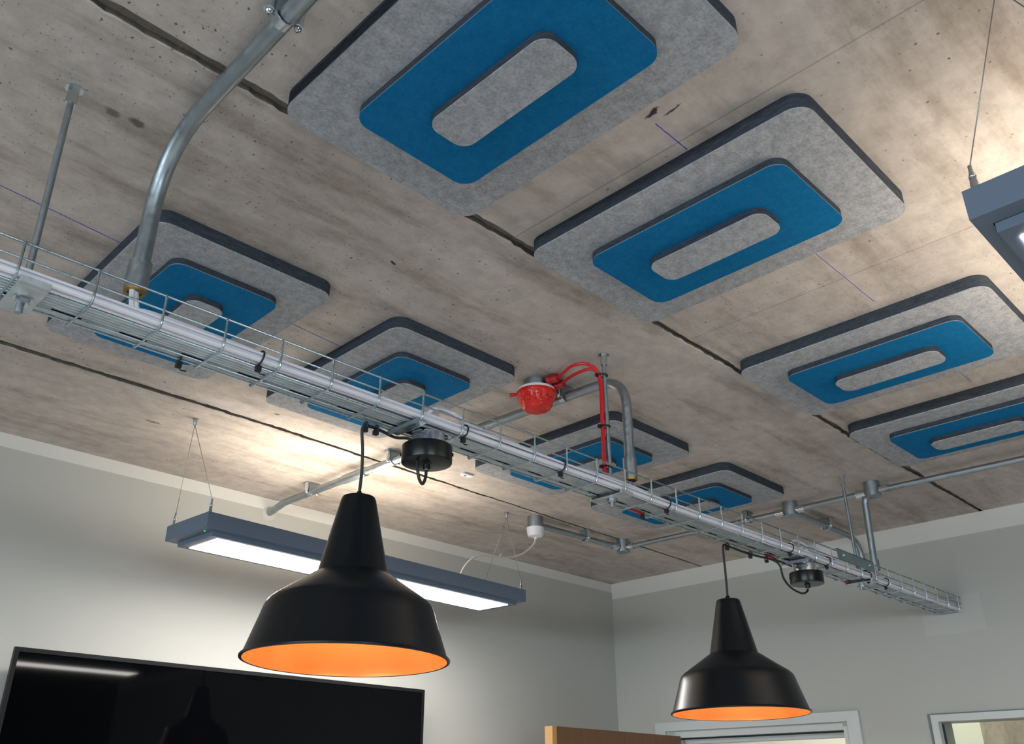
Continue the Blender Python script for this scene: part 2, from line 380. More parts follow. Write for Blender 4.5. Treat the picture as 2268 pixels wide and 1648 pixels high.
# doorway lining: architrave, jambs, seal
dr = thing('door_1', '', '', (0, 0, -H0)); del dr['label']; del dr['category']; dr['kind'] = 'structure'
m = MB(); t = .014
m.box(XR-t, XR, DY0-.055, DY0-.004, FL, DZ+.055); m.box(XR-t, XR, DY1+.03, DY1+.085, FL, DZ+.055); m.box(XR-t, XR, DY0-.004, DY1+.03, DZ+.018, DZ+.055)
m.obj('architrave', FRAMEW, dr)
m = MB(); m.box(XR-.006, X1, DY0, DY0+.018, FL, DZ); m.box(XR-.006, X1, DY1-.018, DY1, FL, DZ); m.box(XR-.006, X1, DY0+.018, DY1-.018, DZ-.012, DZ+.012)
m.obj('door_lining', FRAMEW, dr)
m = MB(); m.box(XR+.03, XR+.045, DY0+.018, DY1-.018, DZ-.018, DZ-.012); m.obj('door_seal', SEAL, dr)
m = MB(); m.box(XR+.052, X1-.004, DY0+.03, DY1-.03, DZ-.035, DZ-.012); m.box(XR+.052, X1-.004, DY0+.018, DY0+.03, FL, DZ-.012)
m.obj('door_stop', FRAMEW, dr)
# open timber door leaf, hinged on the far jamb, standing at right angles to the wall
dl = thing('door_leaf', 'open brown wooden door leaf with pale edge below the corner', 'door', (XR, 2.48, FL))
MB().box(2.725, XR-.01, 2.46, 2.50, FL+.005, .256).obj('door_panel', WOOD, dl)
MB().box(2.70, 2.725, 2.46, 2.50, FL+.005, .256).obj('edge_lipping', LIPPING, dl, label='pale beech edge lipping')
for z in (.1, -.75, -1.55): MB().cyl((XR-.006, 2.455), .006, z-.05, z+.05, 12).obj('hinge', ZINC, dl)
m = MB(); m.tube([(2.78, 2.455, -.75), (2.78, 2.42, -.75), (2.79, 2.41, -.75), (2.89, 2.41, -.75)], .009, 10); m.obj('door_handle', ZINC, dl)
# internal window
iw = thing('window_1', '', '', (0, 0, -H0)); del iw['label']; del iw['category']; iw['kind'] = 'structure'
m = MB(); m.box(XR-.012, X1, WY1-.024, WY1, WZ0, WZ1); m.box(XR-.012, X1, WY0, WY0+.024, WZ0, WZ1)
m.box(XR-.012, X1, WY0+.024, WY1-.024, WZ1-.024, WZ1); m.box(XR-.012, X1, WY0+.024, WY1-.024, WZ0, WZ0+.024); m.obj('window_frame', FRAMEW, iw)
m = MB(); m.box(XR-.003, XR, WY1, WY1+.014, WZ0, WZ1+.004); m.box(XR-.003, XR, WY0, WY1, WZ1, WZ1+.005); m.obj('painted_shadow_strip', SHADOW_GREY, iw)  # flat grey strips painted in as the shadow around the frame
m = MB(); m.box(XR+.02, XR+.03, WY1-.029, WY1-.024, WZ0+.024, WZ1-.03); m.obj('glazing_seal', SEAL, iw)
MB().box(XR+.021, XR+.027, WY0+.024, WY1-.024, WZ0+.024, WZ1-.024).obj('pane', GLASS, iw)

# ------------------------------------------------------------------ acoustic ceiling panels
panels = (( .492, .412, 'three-layer felt panel, topmost in the photo, cut by the top edge'),
          (1.052, .412, 'three-layer felt panel with blue ring, second along the right row, beside the hanging light'),
          (1.806, .405, 'three-layer felt panel with blue ring, third along the right row, below the big near ones'),
          (2.393, .402, 'far felt panel of the right row, cut by the right frame edge above the conduit'),
          ( .478, 1.405, 'felt panel with blue ring behind the thick bent conduit, leftmost of all'),
          (1.047, 1.408, 'felt panel with blue ring left of the red detector, above the large pendant shade'),
          (1.820, 1.405, 'felt panel behind the red cables and the hanging rod, crossed by a vertical conduit'),
          (2.407, 1.408, 'smallest-looking felt panel, far end of the left row near the corner'))
proto = None
def make_panel(label):
    t = thing('acoustic_panel', label, 'acoustic panel', (0, 0, 1.0), 'layered felt panels on the ceiling')
    a = MB().rrect(-.1985, .1985, -.2955, .2955, .9715, 1.0, .034).obj('backing_board', FELT_DARK, t)
    MB().rrect(-.1985, .1985, -.2955, .2955, .9685, .9715, .034).obj('felt_facing', FELT_GREY, a)
    a = MB().rrect(-.119, .119, -.209, .209, .9550, .9685, .028).obj('ring_core', FELT_DARK, t)
    MB().rrect(-.119, .119, -.209, .209, .9535, .9550, .028).obj('pale_edge', FELT_RIM, a)
    MB().rrect(-.1193, .1193, -.2093, .2093, .9515, .9535, .028).obj('blue_facing', FELT_BLUE, a, label='blue felt facing')
    a = MB().rrect(-.0405, .0405, -.125, .125, .9385, .9515, .024).obj('centre_core', FELT_DARK, t)
    MB().rrect(-.0405, .0405, -.125, .125, .9360, .9385, .024).obj('centre_facing', FELT_GREY, a)
    return t
def copy_tree(o, parent=None):
    c = o.copy(); C.collection.objects.link(c); c.parent = parent
    for ch in list(o.children): copy_tree(ch, c)
    return c
for i, (x0, y0, lab) in enumerate(panels):
    if proto is None: proto = make_panel(lab); o = proto
    else: o = copy_tree(proto); o['label'] = lab
    o.location = (x0+.1945-.0035*(x0 > 1.5), y0+.2895-.003*(y0 > 1), 1.0+H0)

# ------------------------------------------------------------------ wire basket tray
def tz(x): return .626 + .0045*x
YN, YF = 1.155, 1.243
tray = thing('cable_tray', 'long zinc wire basket cable tray hanging on rods across the room', 'cable tray', (1.6, 1.2, tz(1.6)))
xe = XR+.05
for (y, dz, r) in ((YN, .051, .0019), (YN, .0265, .0017), (YN+.021, 0, .0017), (1.222, 0, .0015), (YF, .002, .0017), (YF+.002, .0265, .0017), (YF+.002, .051, .0019)):
    MB().tube([(-.6, y, tz(-.6)+dz), (xe, y, tz(xe)+dz)], r, 8).obj('rail_wire', WIRE, tray)
cw = None
for k in range(-9, 33):
    x = .329 + .1*k
    if cw is None:
        z = tz(x)-.003; yn, yf = YN-.0025, YF+.0045
        pts = [(x, yn, z+.0545)] + [(x, yn, z+.02)] + bend((x, yn, z+.05), (x, yn, z), (x, yn+.05, z), .011, 5) + bend((x, yf-.05, z), (x, yf, z), (x, yf, z+.05), .006, 5) + [(x, yf, z+.0545)]
        cw = MB().tube(pts, .0019, 8).obj('cross_wire', WIRE, tray); cx0 = x
    else:
        c = cw.copy(); C.collection.objects.link(c); c.parent = tray; c.location = (x-cx0, 0, tz(x)-tz(cx0))
# coupler plate on the near side
m = MB(); za = tz(2.69); m.box(2.562, 2.815, YN-.0065, YN-.005, za+.024, za+.056); m.box(2.562, 2.815, YN-.0065, YN-.001, za+.054, za+.0555); m.obj('coupler_plate', GALV_TEAL, tray)
for x in (2.6, 2.78): MB().tube([(x, YN-.011, za+.04), (x, YN+.006, za+.04)], .004, 8).obj('coupler_bolt', ZINC, tray)
# slotted channel lying along the far side of the basket
ch = thing('slotted_channel', 'slotted galvanised channel lying along the far side of the wire tray', 'channel', (1.5, 1.22, tz(1.5)))
m = MB(); x0c, x1c = -.6, XR
def sl(x): return tz(x)+.0032
def strip(m, xa, xb, ya, yb, h=.0015, dz=0.0):
    vs = [m.bm.verts.new((x, y, sl(x)+dz+zz)) for zz in (0, h) for y in (ya, yb) for x in (xa, xb)]
    for f in ((0, 2, 3, 1), (4, 5, 7, 6), (0, 1, 5, 4), (2, 6, 7, 3), (0, 4, 6, 2), (1, 3, 7, 5)): m.bm.faces.new([vs[i] for i in f])
strip(m, x0c, x1c, 1.183, 1.2205); strip(m, x0c, x1c, 1.2285, 1.2385)
xs = x0c; k = 0
while xs < x1c:
    a = .297 + .0985*(k-9); 
    if a > xs and a < x1c: strip(m, xs, a, 1.2205, 1.2285)
    xs = a + .043; k += 1
    if a >= x1c: break
strip(m, x0c, x1c, 1.1815, 1.183, .006); strip(m, x0c, x1c, 1.2385, 1.240, .021)
m.obj('channel_body', CHAN, ch)
m = MB(); strip(m, x0c, x1c, 1.217, 1.232, .001, .0022); m.obj('slot_shade_sheet', INNER_SHADE, ch)  # dark sheet behind the slots stands in for the shade inside the channel
for y in (1.189, 1.197, 1.205, 1.213):
    MB().tube([(x0c, y, sl(x0c)-.0002), (x1c, y, sl(x1c)-.0002)], .0014, 6).obj('channel_rib', CHAN, ch)

# white cables in the basket
def wander(x, s, a): return a*noise.noise(Vector((x*1.7, s*7.3, 1.0))) + a*.5*noise.noise(Vector((x*4.1, s*3.3, 5.0)))
cab = [(1.1625, .0070, .0048), (1.1735, .0070, .0048), (1.1675, .0160, .0046), (1.1785, .0150, .0044), (1.1615, .0165, .0026)]
cablab = ('bottom layer, against the near side wires', 'bottom layer, next to the slotted channel', 'upper layer, middle', 'upper layer, resting over the channel edge', 'thinnest, along the near side')
for i, (y, dz, r) in enumerate(cab):
    pts = []
    for k in range(86):
        x = -.6 + (XR+.03+.6)*k/85
        lift = 0.0
        if i in (2, 3): lift = .009*math.exp(-((x-1.52)/.12)**2) + .006*math.exp(-((x-1.18)/.1)**2)
        yy = max(YN+.006, y + wander(x, 1, .003) + wander(x, i, .0022))
        pts.append((x, yy, tz(x) + dz + lift + wander(x, i+20, .002)))
    MB().tube(pts, r, 8).obj('white_cable', WHITEP, None, label='white cable in the tray bundle, '+cablab[i], category='cable', group='white cables in the tray')
for (x0, x1, y, lab) in ((.40, .72, 1.1925, 'white cable dropping from the thick near conduit into the tray'), (.394, .9, 1.189, 'second white cable dropping from the thick near conduit')):
    pts = smooth_path([(x0, 1.203+.006*(x0 > .399), .71), (x0+.003, 1.203, .68), (x0+.012, 1.2, .662), (x0+.06, y, tz(x0)+.033), (x1-.1, y, tz(x0)+.030), (x1, y-.003, tz(x1)+.026)], 6)
    MB().tube(pts, .0048, 8).obj('drop_cable', WHITEP, None, label=lab, category='cable')
MB().tube(smooth_path([(1.617, 1.2, .70), (1.619, 1.2, .672), (1.63, 1.206, .652), (1.72, 1.19, .65)], 6), .003, 8).obj('purple_cable', PURPLE, None, label='thin purple cable dropping from the conduit beside the red cables', category='cable')
for (xc, lab, s) in ((1.015, 'white cable loop rising over the tray at the near black canopy', 1), (2.40, 'white cable loop left of the far black canopy', 1), (2.475, 'white cable loop right of the far black canopy', 1)):
    z = tz(xc)
    pts = smooth_path([(xc-.045, 1.2, z+.006), (xc-.042, 1.197, z+.03), (xc-.02, 1.19, z+.052), (xc+.015, 1.182, z+.048), (xc+.05, 1.176, z+.033), (xc+.11, 1.174, z+.028)], 6)
    MB().tube(pts, .0048, 8).obj('cable_loop', WHITEP, None, label=lab, category='cable')

# black cable ties round the bundle
def tie(x, y, z, ry, rz, label, tail=1):
    t = thing('cable_tie', label, 'cable tie', (x, y, z), 'black cable ties')
    pts = [(x+.002*math.sin(a), y + ry*math.cos(a), z + rz*math.sin(a)) for a in [2*PI*i/20 for i in range(20)]]
    MB().tube(pts, .0016, 6, True).obj('tie_strap', BLACKR, t)
    MB().box(x-.004, x+.004, y-.004, y+.004, z-rz-.009, z-rz+.001).obj('tie_head', BLACKR, t)
    MB().tube([(x, y, z-rz-.006), (x+.006*tail, y+.004, z-rz-.010), (x+.016*tail, y+.006, z-rz-.008)], .0012, 6).obj('tie_tail', BLACKR, t)
for (x, lab) in ((.60, 'black cable tie on the white cables, left of the pendant cord'), (1.045, 'black cable tie on the tray right of the near canopy'),
                 (1.326, 'black cable tie on the tray below the red detector'), (1.708, 'black cable tie on the tray right of the vertical conduit'),
                 (2.30, 'black cable tie on the tray left of the far canopy'), (2.52, 'black cable tie on the tray right of the far canopy'),
                 (2.80, 'black cable tie on the tray under the far rod'), (2.93, 'black cable tie nearest the wall end of the tray')):
    tie(x, 1.1695, tz(x)+.0115, .0145, .0135, lab)
tie(.50, 1.240, tz(.5)+.004, .006, .009, 'black cable tie on the far rail of the tray, leftmost')
tie(1.695, 1.232, tz(1.7)+.004, .008, .009, 'black cable tie clamping a short red cable to the tray')
for (x0, x1, lab) in ((1.655, 1.70, 'short red cable end under the black tie of the tray'), (2.28, 2.33, 'red cable end left of the far canopy'), (2.50, 2.56, 'red cable end right of the far canopy'), (2.78, 2.82, 'red cable end below the far rod')):
    MB().tube([(x0, 1.236, tz(x0)+.003), (x1, 1.232, tz(x1)-.003)], .0035, 8).obj('red_cable_end', REDC, None, label=lab, category='cable')

# ------------------------------------------------------------------ threaded rods
def rod(x, y, label, xb=None):
    xb = xb or x; z0 = tz(x)
    t = thing('threaded_rod', label, 'rod', (x, y, 1.0), 'rods carrying the cable tray')
    MB().cyl((x, y), .0135, .9985, 1.0, 24).obj('washer', ZINC, t)
    m = MB(); m.skin([[m.bm.verts.new((x+.0085*math.cos(PI/3*k), y+.0085*math.sin(PI/3*k), z)) for k in range(6)] for z in (.970, .9985)], False)
    m.obj('coupling_nut', ZINC, t)
    MB().tube([(x, y, .975), (xb, y-.002, z0-.028)], .005, 12).obj('rod_shaft', GALV, t)
    m = MB(); m.box(xb-.020, xb+.020, 1.158, 1.241, z0-.0075, z0-.0055); m.box(xb-.020, xb+.020, 1.152, 1.1575, z0-.0075, z0+.002); m.box(xb-.020, xb+.020, 1.2415, 1.247, z0-.0075, z0+.002)
    br = m.obj('bracket_plate', CHAN, t)
    m = MB(); m.cyl((xb, 1.198), .0125, z0-.0095, z0-.0076, 24); m.obj('plate_washer', ZINC, br)
    m = MB(); m.skin([[m.bm.verts.new((xb+.0095*math.cos(PI/3*k), 1.198+.0095*math.sin(PI/3*k), z)) for k in range(6)] for z in (z0-.0175, z0-.0096)], False)
    m.obj('hex_nut', ZINC, br)
rod(.247, 1.207, 'steel threaded rod at the left, beside the thick bent conduit', .254)
rod(1.534, 1.200, 'steel threaded rod with two red cables tied to it')
rod(2.813, 1.203, 'thin-looking far steel rod near the conduit boxes at the right')

# ------------------------------------------------------------------ conduits
def coupler(m, x, y, z0, z1, r): m.cyl((x, y), r, z0, z1, 28)
def saddle(parent, x, y, z, r, along):
    a = MB()
    if along == 'y':
        a.box(x-r-.016, x+r+.016, y-.011, y+.011, 1.0-.006, 1.0); a.box(x-r-.003, x+r+.003, y-.009, y+.009, z-r*.2, 1.0-.006)
    else:
        a.box(x-.011, x+.011, y-r-.016, y+r+.016, 1.0-.006, 1.0); a.box(x-.009, x+.009, y-r-.003, y+r+.003, z-r*.2, 1.0-.006)
    sd = a.obj('saddle_base', GALV, parent)
    m = MB(); pts = []
    for k in range(13):
        an = PI*k/12
        if along == 'y': pts.append((x-(r+.003)*math.cos(an), y, z-(r+.003)*math.sin(an)*1.0))
        else: pts.append((x, y-(r+.003)*math.cos(an), z-(r+.003)*math.sin(an)))
    for p, q in zip(pts, pts[1:]):
        p, q = Vector(p), Vector(q); e = Vector((0, .008, 0)) if along == 'y' else Vector((.008, 0, 0)); nrm = (q-p).cross(e).normalized()*.0018
        vs = [m.bm.verts.new(t_) for t_ in (p-e, p+e, q+e, q-e, p-e+nrm, p+e+nrm, q+e+nrm, q-e+nrm)]
        for f in ((0, 1, 2, 3), (7, 6, 5, 4), (0, 4, 5, 1), (3, 2, 6, 7), (1, 5, 6, 2), (0, 3, 7, 4)): m.bm.faces.new([vs[i] for i in f])
    m.obj('saddle_strap', ZINC, sd)
    for s in (-1, 1):
        m = MB()
        c = (x+s*(r+.009), y) if along == 'y' else (x, y+s*(r+.009))
        m.lathe([(.0001, z-.0085), (.003, z-.008), (.0052, z-.0055), (.0058, z-.003), (.0058, z-.001), (.0075, z-.001), (.0075, .996)], c, 16)
        m.obj('saddle_screw', ZINC, sd)
c1 = thing('conduit', 'thick galvanised conduit bending down from the ceiling, nearest at upper left', 'conduit', (.39, .8, 1.0))
r = .0135; pts = [(.392, -.6, .966), (.392, .2, .966)] + bend((.392, .2, .966), (.396, 1.205, .966), (.4, 1.205, .8), .155, 14) + [(.40, 1.207, .70)]
MB().tube(pts, r, 24).obj('conduit_tube', GALV, c1); MB().cyl((.40, 1.207), .0175, .698, .748, 28).obj('conduit_coupler', GALV, c1)
m = MB(); m.lathe([(.0112, .695), (.0168, .695), (.0172, .699), (.0172, .701), (.0112, .701), (.0112, .695)], (.40, 1.207), 28); m.obj('brass_bush', BRASS, c1, label='brass bush at the conduit mouth')
MB().cyl((.40, 1.207), .0112, .6995, .7005, 24).obj('conduit_mouth', INNER_SHADE, c1)  # dark disc put in for the shade inside the conduit
saddle(c1, .392, .828, .966, .0135, 'y')
c2 = thing('conduit', 'galvanised conduit running from the far wall past the red detector and bending down', 'conduit', (1.59, 1.9, 1.0))
r = .0125; pts = [(1.567, 2.86, .945), (1.567, 2.80, .950), (1.570, 2.72, .967), (1.572, 2.6, .967), (1.586, 1.75, .967)] + bend((1.586, 1.75, .967), (1.612, 1.195, .967), (1.614, 1.2, .8), .09, 12) + [(1.614, 1.2, .70)]
MB().tube(pts, r, 20).obj('conduit_tube', GALV, c2); MB().cyl((1.614, 1.2), .0165, .694, .746, 28).obj('conduit_coupler', GALV, c2)
m = MB(); m.lathe([(.0105, .689), (.0160, .689), (.0165, .695), (.0105, .696), (.0105, .689)], (1.614, 1.2), 24); m.obj('brass_bush', BRASS, c2, label='brass bush at the conduit mouth')
for y in (1.392, 2.10, 2.55): saddle(c2, 1.572+(2.6-y)*.0165 if y > 1.5 else 1.598, y, .967, .0125, 'y')
m = MB(); m.tube([(1.576, 2.36, .967), (1.578, 2.24, .967)], .0155, 20); m.obj('conduit_coupler', GALV, c2)
m = MB(); m.lathe([(.0001, 2.815), (.026, 2.815), (.03, 2.819)], (0, 0), 24)
for vv in m.bm.verts: vv.co = Vector((1.567+vv.co.x, vv.co.z, .945+vv.co.y))
m.obj('wall_plug', PLASTER, c2, label='pale plaster patch round the conduit end')
c3 = thing('conduit', 'long thin conduit crossing the ceiling near the right wall with round boxes', 'conduit', (2.94, 1.5, 1.0))
MB().tube([(2.935, 2.245, .967), (2.952, 1.475, .967)], .010, 16).obj('conduit_tube', GALV, c3)
MB().tube([(2.952, 1.475, .967), (2.945, 1.175, .967)], .010, 16).obj('conduit_tube', GALV, c3)
MB().tube([(2.945, 1.175, .967), (2.97, .5, .967), (2.97, -2.0, .967)], .010, 16).obj('conduit_tube', GALV, c3)
for (x, y) in ((2.935, 2.245), (2.952, 1.475), (2.945, 1.160)):
    m = MB(); m.cyl((x, y), .027, .951, 1.0, 32); bx = m.obj('conduit_box', GALV, c3)
    MB().cyl((x, y), .0285, .947, .951, 32).obj('box_lid', GALV, bx)
    for s in (-1, 1): MB().cyl((x, y+s*.020), .004, .944, .947, 12).obj('lid_screw', ZINC, bx)
    for s in ((-1, 1) if y < 2 else (-1,)): MB().tube([(x, y+s*.025, .967), (x, y+s*.058, .967)], .0145, 16).obj('box_spout', ZINC, bx)
saddle(c3, 2.949, 1.65, .967, .010, 'y')
c4 = thing('conduit', 'short conduit between the white rose and the corner conduit box', 'conduit', (2.65, 2.26, 1.0))
MB().tube([(2.43, 2.268, .967), (2.91, 2.250, .967)], .011, 16).obj('conduit_tube', GALV, c4); saddle(c4, 2.70, 2.258, .967, .011, 'x')
MB().tube([(2.87, 2.2515, .967), (2.905, 2.250, .967)], .015, 16).obj('conduit_coupler', ZINC, c4)
c5 = thing('conduit', 'conduit running from the middle round box toward the right wall, bending down', 'conduit', (3.2, 1.47, 1.0))
MB().tube([(2.975, 1.475, .967), (3.40, 1.478, .967)] + bend((3.40, 1.478, .967), (3.52, 1.478, .967), (3.52, 1.478, .8), .09, 8) + [(3.52, 1.478, .84)], .011, 16).obj('conduit_tube', GALV, c5)
saddle(c5, 3.234, 1.477, .967, .011, 'x')
m = MB(); m.tube([(3.52, 1.478, .865), (3.52, 1.478, .84)], .0145, 16); m.obj('conduit_coupler', GALV, c5)
MB().tube(smooth_path([(3.52, 1.478, .845), (3.522, 1.47, .82), (3.53, 1.45, .80), (3.572, 1.44, .80)], 5), .004, 8).obj('black_wire', BLACKR, c5, label='short black wire')
c6 = thing('conduit', 'vertical conduit dropping from the far round box to the tray', 'conduit', (2.955, 1.2, .96))
MB().tube(bend((2.947, 1.165, .955), (2.952, 1.195, .955), (2.953, 1.2, .8), .025, 5) + [(2.957, 1.203, .735)], .0115, 16).obj('conduit_tube', GALV, c6)
MB().tube([(2.957, 1.203, .735), (2.958, 1.203, .700)], .015, 16).obj('conduit_coupler', GALV, c6)
MB().tube([(2.958, 1.203, .702), (2.958, 1.203, .684)], .008, 12).obj('white_insert', WHITEP, c6, label='white cable insert')

# ------------------------------------------------------------------ red covered detector and its cables
dx, dy = 1.527, 1.424
dt = thing('smoke_detector', 'round detector under a bright red dust cover on a grey box', 'detector', (dx, dy, 1.0))
MB().cyl((dx, dy), .034, .976, 1.0, 36).obj('mounting_box', GALV, dt)
m = MB(); m.lathe([(.030, .976), (.049, .974), (.0505, .970), (.0505, .966), (.03, .965)], (dx, dy), 48); m.obj('detector_rim', WHITEP, dt, label='white detector rim')
m = MB(); m.lathe([(.046, .9665), (.052, .966), (.0525, .962), (.0515, .955), (.047, .948), (.0455, .944), (.0415, .931), (.035, .920), (.032, .9175), (.027, .9165), (.0001, .916)], (dx, dy), 48)
for vv in m.bm.verts:
    if vv.co.z < .949 and vv.co.z > .919:
        a = math.atan2(vv.co.y-dy, vv.co.x-dx); k_ = 1 + .035*math.sin(9*a)
        vv.co.x = dx+(vv.co.x-dx)*k_; vv.co.y = dy+(vv.co.y-dy)*k_
m.obj('dust_cover', REDP, dt, label='red plastic dust cover')
m = MB(); a = math.radians(135); m.tube([(dx+.046*math.cos(a), dy+.046*math.sin(a), .963), (dx+.058*math.cos(a), dy+.058*math.sin(a), .961), (dx+.070*math.cos(a), dy+.070*math.sin(a), .959)], [.003, .0045, .006], 12)
m.obj('cover_tab', REDP, dt)
for k in range(5):
    an = math.radians(195+22*k); p = Vector((dx+.045*math.cos(an), dy+.045*math.sin(an), .944)); q = Vector((dx+.041*math.cos(an), dy+.041*math.sin(an), .931)); MB().tube([p, q], .0035, 8).obj('cover_rib', REDP, dt)
for (gx, gy, gz, nm) in ((dx-.004, dy-.045, .986, 'a'), (dx+.024, dy-.040, .981, 'b')):
    d = Vector((.25, -1, 0)).normalized(); p = Vector((gx, gy, gz))
    MB().tube([p, p+d*.012, p+d*.012, p+d*.03], [.0125, .0125, .0115, .0115], 8).obj('cable_gland', REDG, dt, label='dark red cable gland')
for pts, lab in (([(1.530, 1.355, .986), (1.508, 1.31, .980), (1.483, 1.262, .972), (1.490, 1.228, .970), (1.512, 1.213, .960), (1.525, 1.208, .937), (1.5275, 1.2065, .90), (1.5265, 1.2065, .80), (1.524, 1.206, .67), (1.523, 1.205, .645)], 'upper red cable arching from the detector and down the rod'),
                 ([(1.556, 1.36, .981), (1.535, 1.32, .975), (1.513, 1.268, .966), (1.516, 1.232, .965), (1.526, 1.219, .957), (1.532, 1.215, .935), (1.534, 1.214, .90), (1.533, 1.2145, .80), (1.531, 1.214, .67), (1.53, 1.213, .648)], 'lower red cable arching from the detector and down the rod')):
    MB().tube(smooth_path(pts, 6), .0042, 10).obj('red_cable', REDC, None, label=lab, category='cable')
for z, lab in ((.943, 'black tie holding red cables to the rod, topmost'), (.807, 'black tie holding red cables to the rod, middle'), (.704, 'black tie holding red cables to the rod, lowest')):
    t = thing('cable_tie', lab, 'cable tie', (1.528, 1.195, z), 'black cable ties')
    MB().tube([(1.531+.0125*math.cos(a), 1.206+.0145*math.sin(a), z+.002*math.sin(a)) for a in [2*PI*i/20 for i in range(20)]], .002, 6, True).obj('tie_strap', BLACKR, t)
    MB().box(1.515, 1.523, 1.207, 1.215, z-.004, z+.003).obj('tie_head', BLACKR, t)

# ------------------------------------------------------------------ white rose, cord and small fittings
rs = thing('ceiling_rose', 'white ceiling rose on a grey round box above the white cord', 'ceiling rose', (2.422, 2.275, 1.0))
MB().cyl((2.422, 2.275), .031, .955, 1.0, 36).obj('grey_box', GALV, rs)
m = MB(); m.lathe([(.030, .957), (.034, .956), (.034, .950), (.0315, .930), (.0285, .922), (.010, .919), (.0001, .919)], (2.422, 2.275), 36); m.obj('rose_cover', WHITEP, rs)
MB().cyl((2.426, 2.278), .006, .912, .919, 16).obj('cord_grip', WHITEP, rs)
MB().tube(smooth_path([(2.428, 2.28, .916), (2.420, 2.284, .893), (2.366, 2.285, .848), (2.293, 2.285, .818), (2.222, 2.285, .808), (2.164, 2.285, .804), (2.108, 2.285, .784), (2.065, 2.285, .747), (2.040, 2.287, .702)], 6), .0036, 10).obj('light_cord', WHITEC, None, label='white cord curving from the ceiling rose to the far linear light', category='cord')
hk = thing('wire_hanger', 'thin wire with a small hook holding up the white cord', 'wire', (2.33, 2.35, 1.0))
MB().cyl((2.421, 2.452), .004, .992, 1.0, 10).obj('hanger_eye', ZINC, hk)
MB().tube([(2.421, 2.452, .994), (2.242, 2.287, .812)], .0006, 6).obj('hanger_wire', STEELC, hk)
MB().tube([(2.246, 2.285, .822), (2.238, 2.285, .816), (2.236, 2.285, .804)], .0022, 8).obj('hanger_hook', WHITEC, hk)
cp = thing('ceiling_clip', 'small white clip on the ceiling left of the felt panels, beyond the tray', 'clip', (1.888, 2.098, 1.0))
MB().rrect(1.868, 1.915, 2.083, 2.108, .994, 1.0, .008).obj('clip_plate', WHITEP, cp); MB().cyl((1.884, 2.094), .005, .991, .994, 12).obj('clip_screw', ZINC, cp)

# ------------------------------------------------------------------ suspended linear luminaires
def luminaire(x0, y0, ang, L_, W_, label, led, mounts, up):
    t = thing('linear_light', label, 'light', (0, 0, 0), 'suspended slate grey linear lights')
    t.location = (x0, y0, .70 + H0); t.rotation_euler = (0, 0, ang)
    # local frame: x along the light, y across, z 0 at the top; MB.obj expects room heights, so add the offsets back
    def part(mb, name, m_, **kw):
        for vv in mb.bm.verts: vv.co = vv.co + Vector((x0, y0, .70))
        return mb.obj(name, m_, t, **kw)
    m = MB()
    m.box(0, L_, 0, .0015, -.044, 0); m.box(0, L_, W_-.0015, W_, -.044, 0); m.box(0, .0015, .0015, W_-.0015, -.044, 0); m.box(L_-.0015, L_, .0015, W_-.0015, -.044, 0)
    m.box(.0015, .028, .0015, W_-.0015, -.044, -.042); m.box(L_-.028, L_-.0015, .0015, W_-.0015, -.044, -.042); m.box(.028, L_-.028, .0015, .018, -.044, -.042); m.box(.028, L_-.028, W_-.018, W_-.0015, -.044, -.042)
    part(m, 'housing', SLATE)
    m = MB(); m.box(.0015, L_-.0015, .0015, W_-.0015, -.012, -.010); part(m, 'top_plate', SLATE)
    m = MB(); m.box(up[0], up[1], .035, W_-.035, -.0095, -.004); part(m, 'uplight_panel', UPL)
    # module stepping down below the housing, ends bevelled toward the recess
    m = MB(); R_ = []
    for (xa, ya, z) in ((.030, .020, -.030), (.030, .020, -.058)):
        R_.append([m.bm.verts.new(q) for q in ((xa, ya, z), (L_-xa, ya, z), (L_-xa, W_-ya, z), (xa, W_-ya, z))])
    m.skin(R_, False); part(m, 'light_module', SLATE)
    m = MB(); m.rrect(.057, L_-.057, .037, W_-.037, -.0590, -.0581, .003, 3); part(m, 'diffuser', DIFF, label='glowing white diffuser')
    if led:
        m = MB(); m.lathe([(.0001, -.0475), (.0022, -.0470), (.003, -.0445)], (.015, .035), 12); part(m, 'indicator_lamp', GREEN, label='tiny green indicator lamp')
    for xe_ in (.012, L_-.012):
        for yy in (.014, W_-.014):
            m = MB(); m.lathe([(.0001, -.01), (.0052, -.010), (.0052, .014), (.0045, .016), (.0045, .021), (.0050, .022), (.0036, .027), (.0026, .031), (.0026, .040), (.0001, .041)], (xe_, yy), 14)
            part(m, 'cable_gripper', ZINC)
    ca, sa = math.cos(ang), math.sin(ang)
    for (xe_, (mx, my)) in zip((.012, L_-.012), mounts):
        mt = MB(); mt.lathe([(.0001, .979), (.004, .979), (.0055, .982), (.0055, .997), (.009, .998), (.009, 1.0)], (mx, my), 16)
        mt.obj('ceiling_mount', GALV, None).name = 'tmp_mount'
        om = bpy.data.objects['tmp_mount']; om.name = 'ceiling_mount'
        # bring into the local frame
        me = om.data; inv = Matrix.Rotation(-ang, 4, 'Z')
        for vv in me.vertices: vv.co = inv @ (vv.co - Vector((x0, y0, .70+H0)))
        om.parent = t
        for yy in (.014, W_-.014):
            wx, wy = x0 + xe_*ca - yy*sa, y0 + xe_*sa + yy*ca
            k_ = MB().tube([(wx, wy, .738), (mx, my, .982)], .0009, 6).obj('suspension_cable', STEELC, None)
            for vv in k_.data.vertices: vv.co = inv @ (vv.co - Vector((x0, y0, .70+H0)))
            k_.parent = t
    return t
luminaire(1.033, 2.181, math.radians(3.3), 1.315, .222, 'slate grey linear light behind the large pendant, in front of the left wall', True, ((1.007, 2.302), (2.299, 2.311)), (.16, .92))
luminaire(1.046, .009, 0, 1.20, .222, 'slate grey linear light cut off by the right frame edge', False, ((1.05, .128), (2.23, .120)), (.28, 1.1))

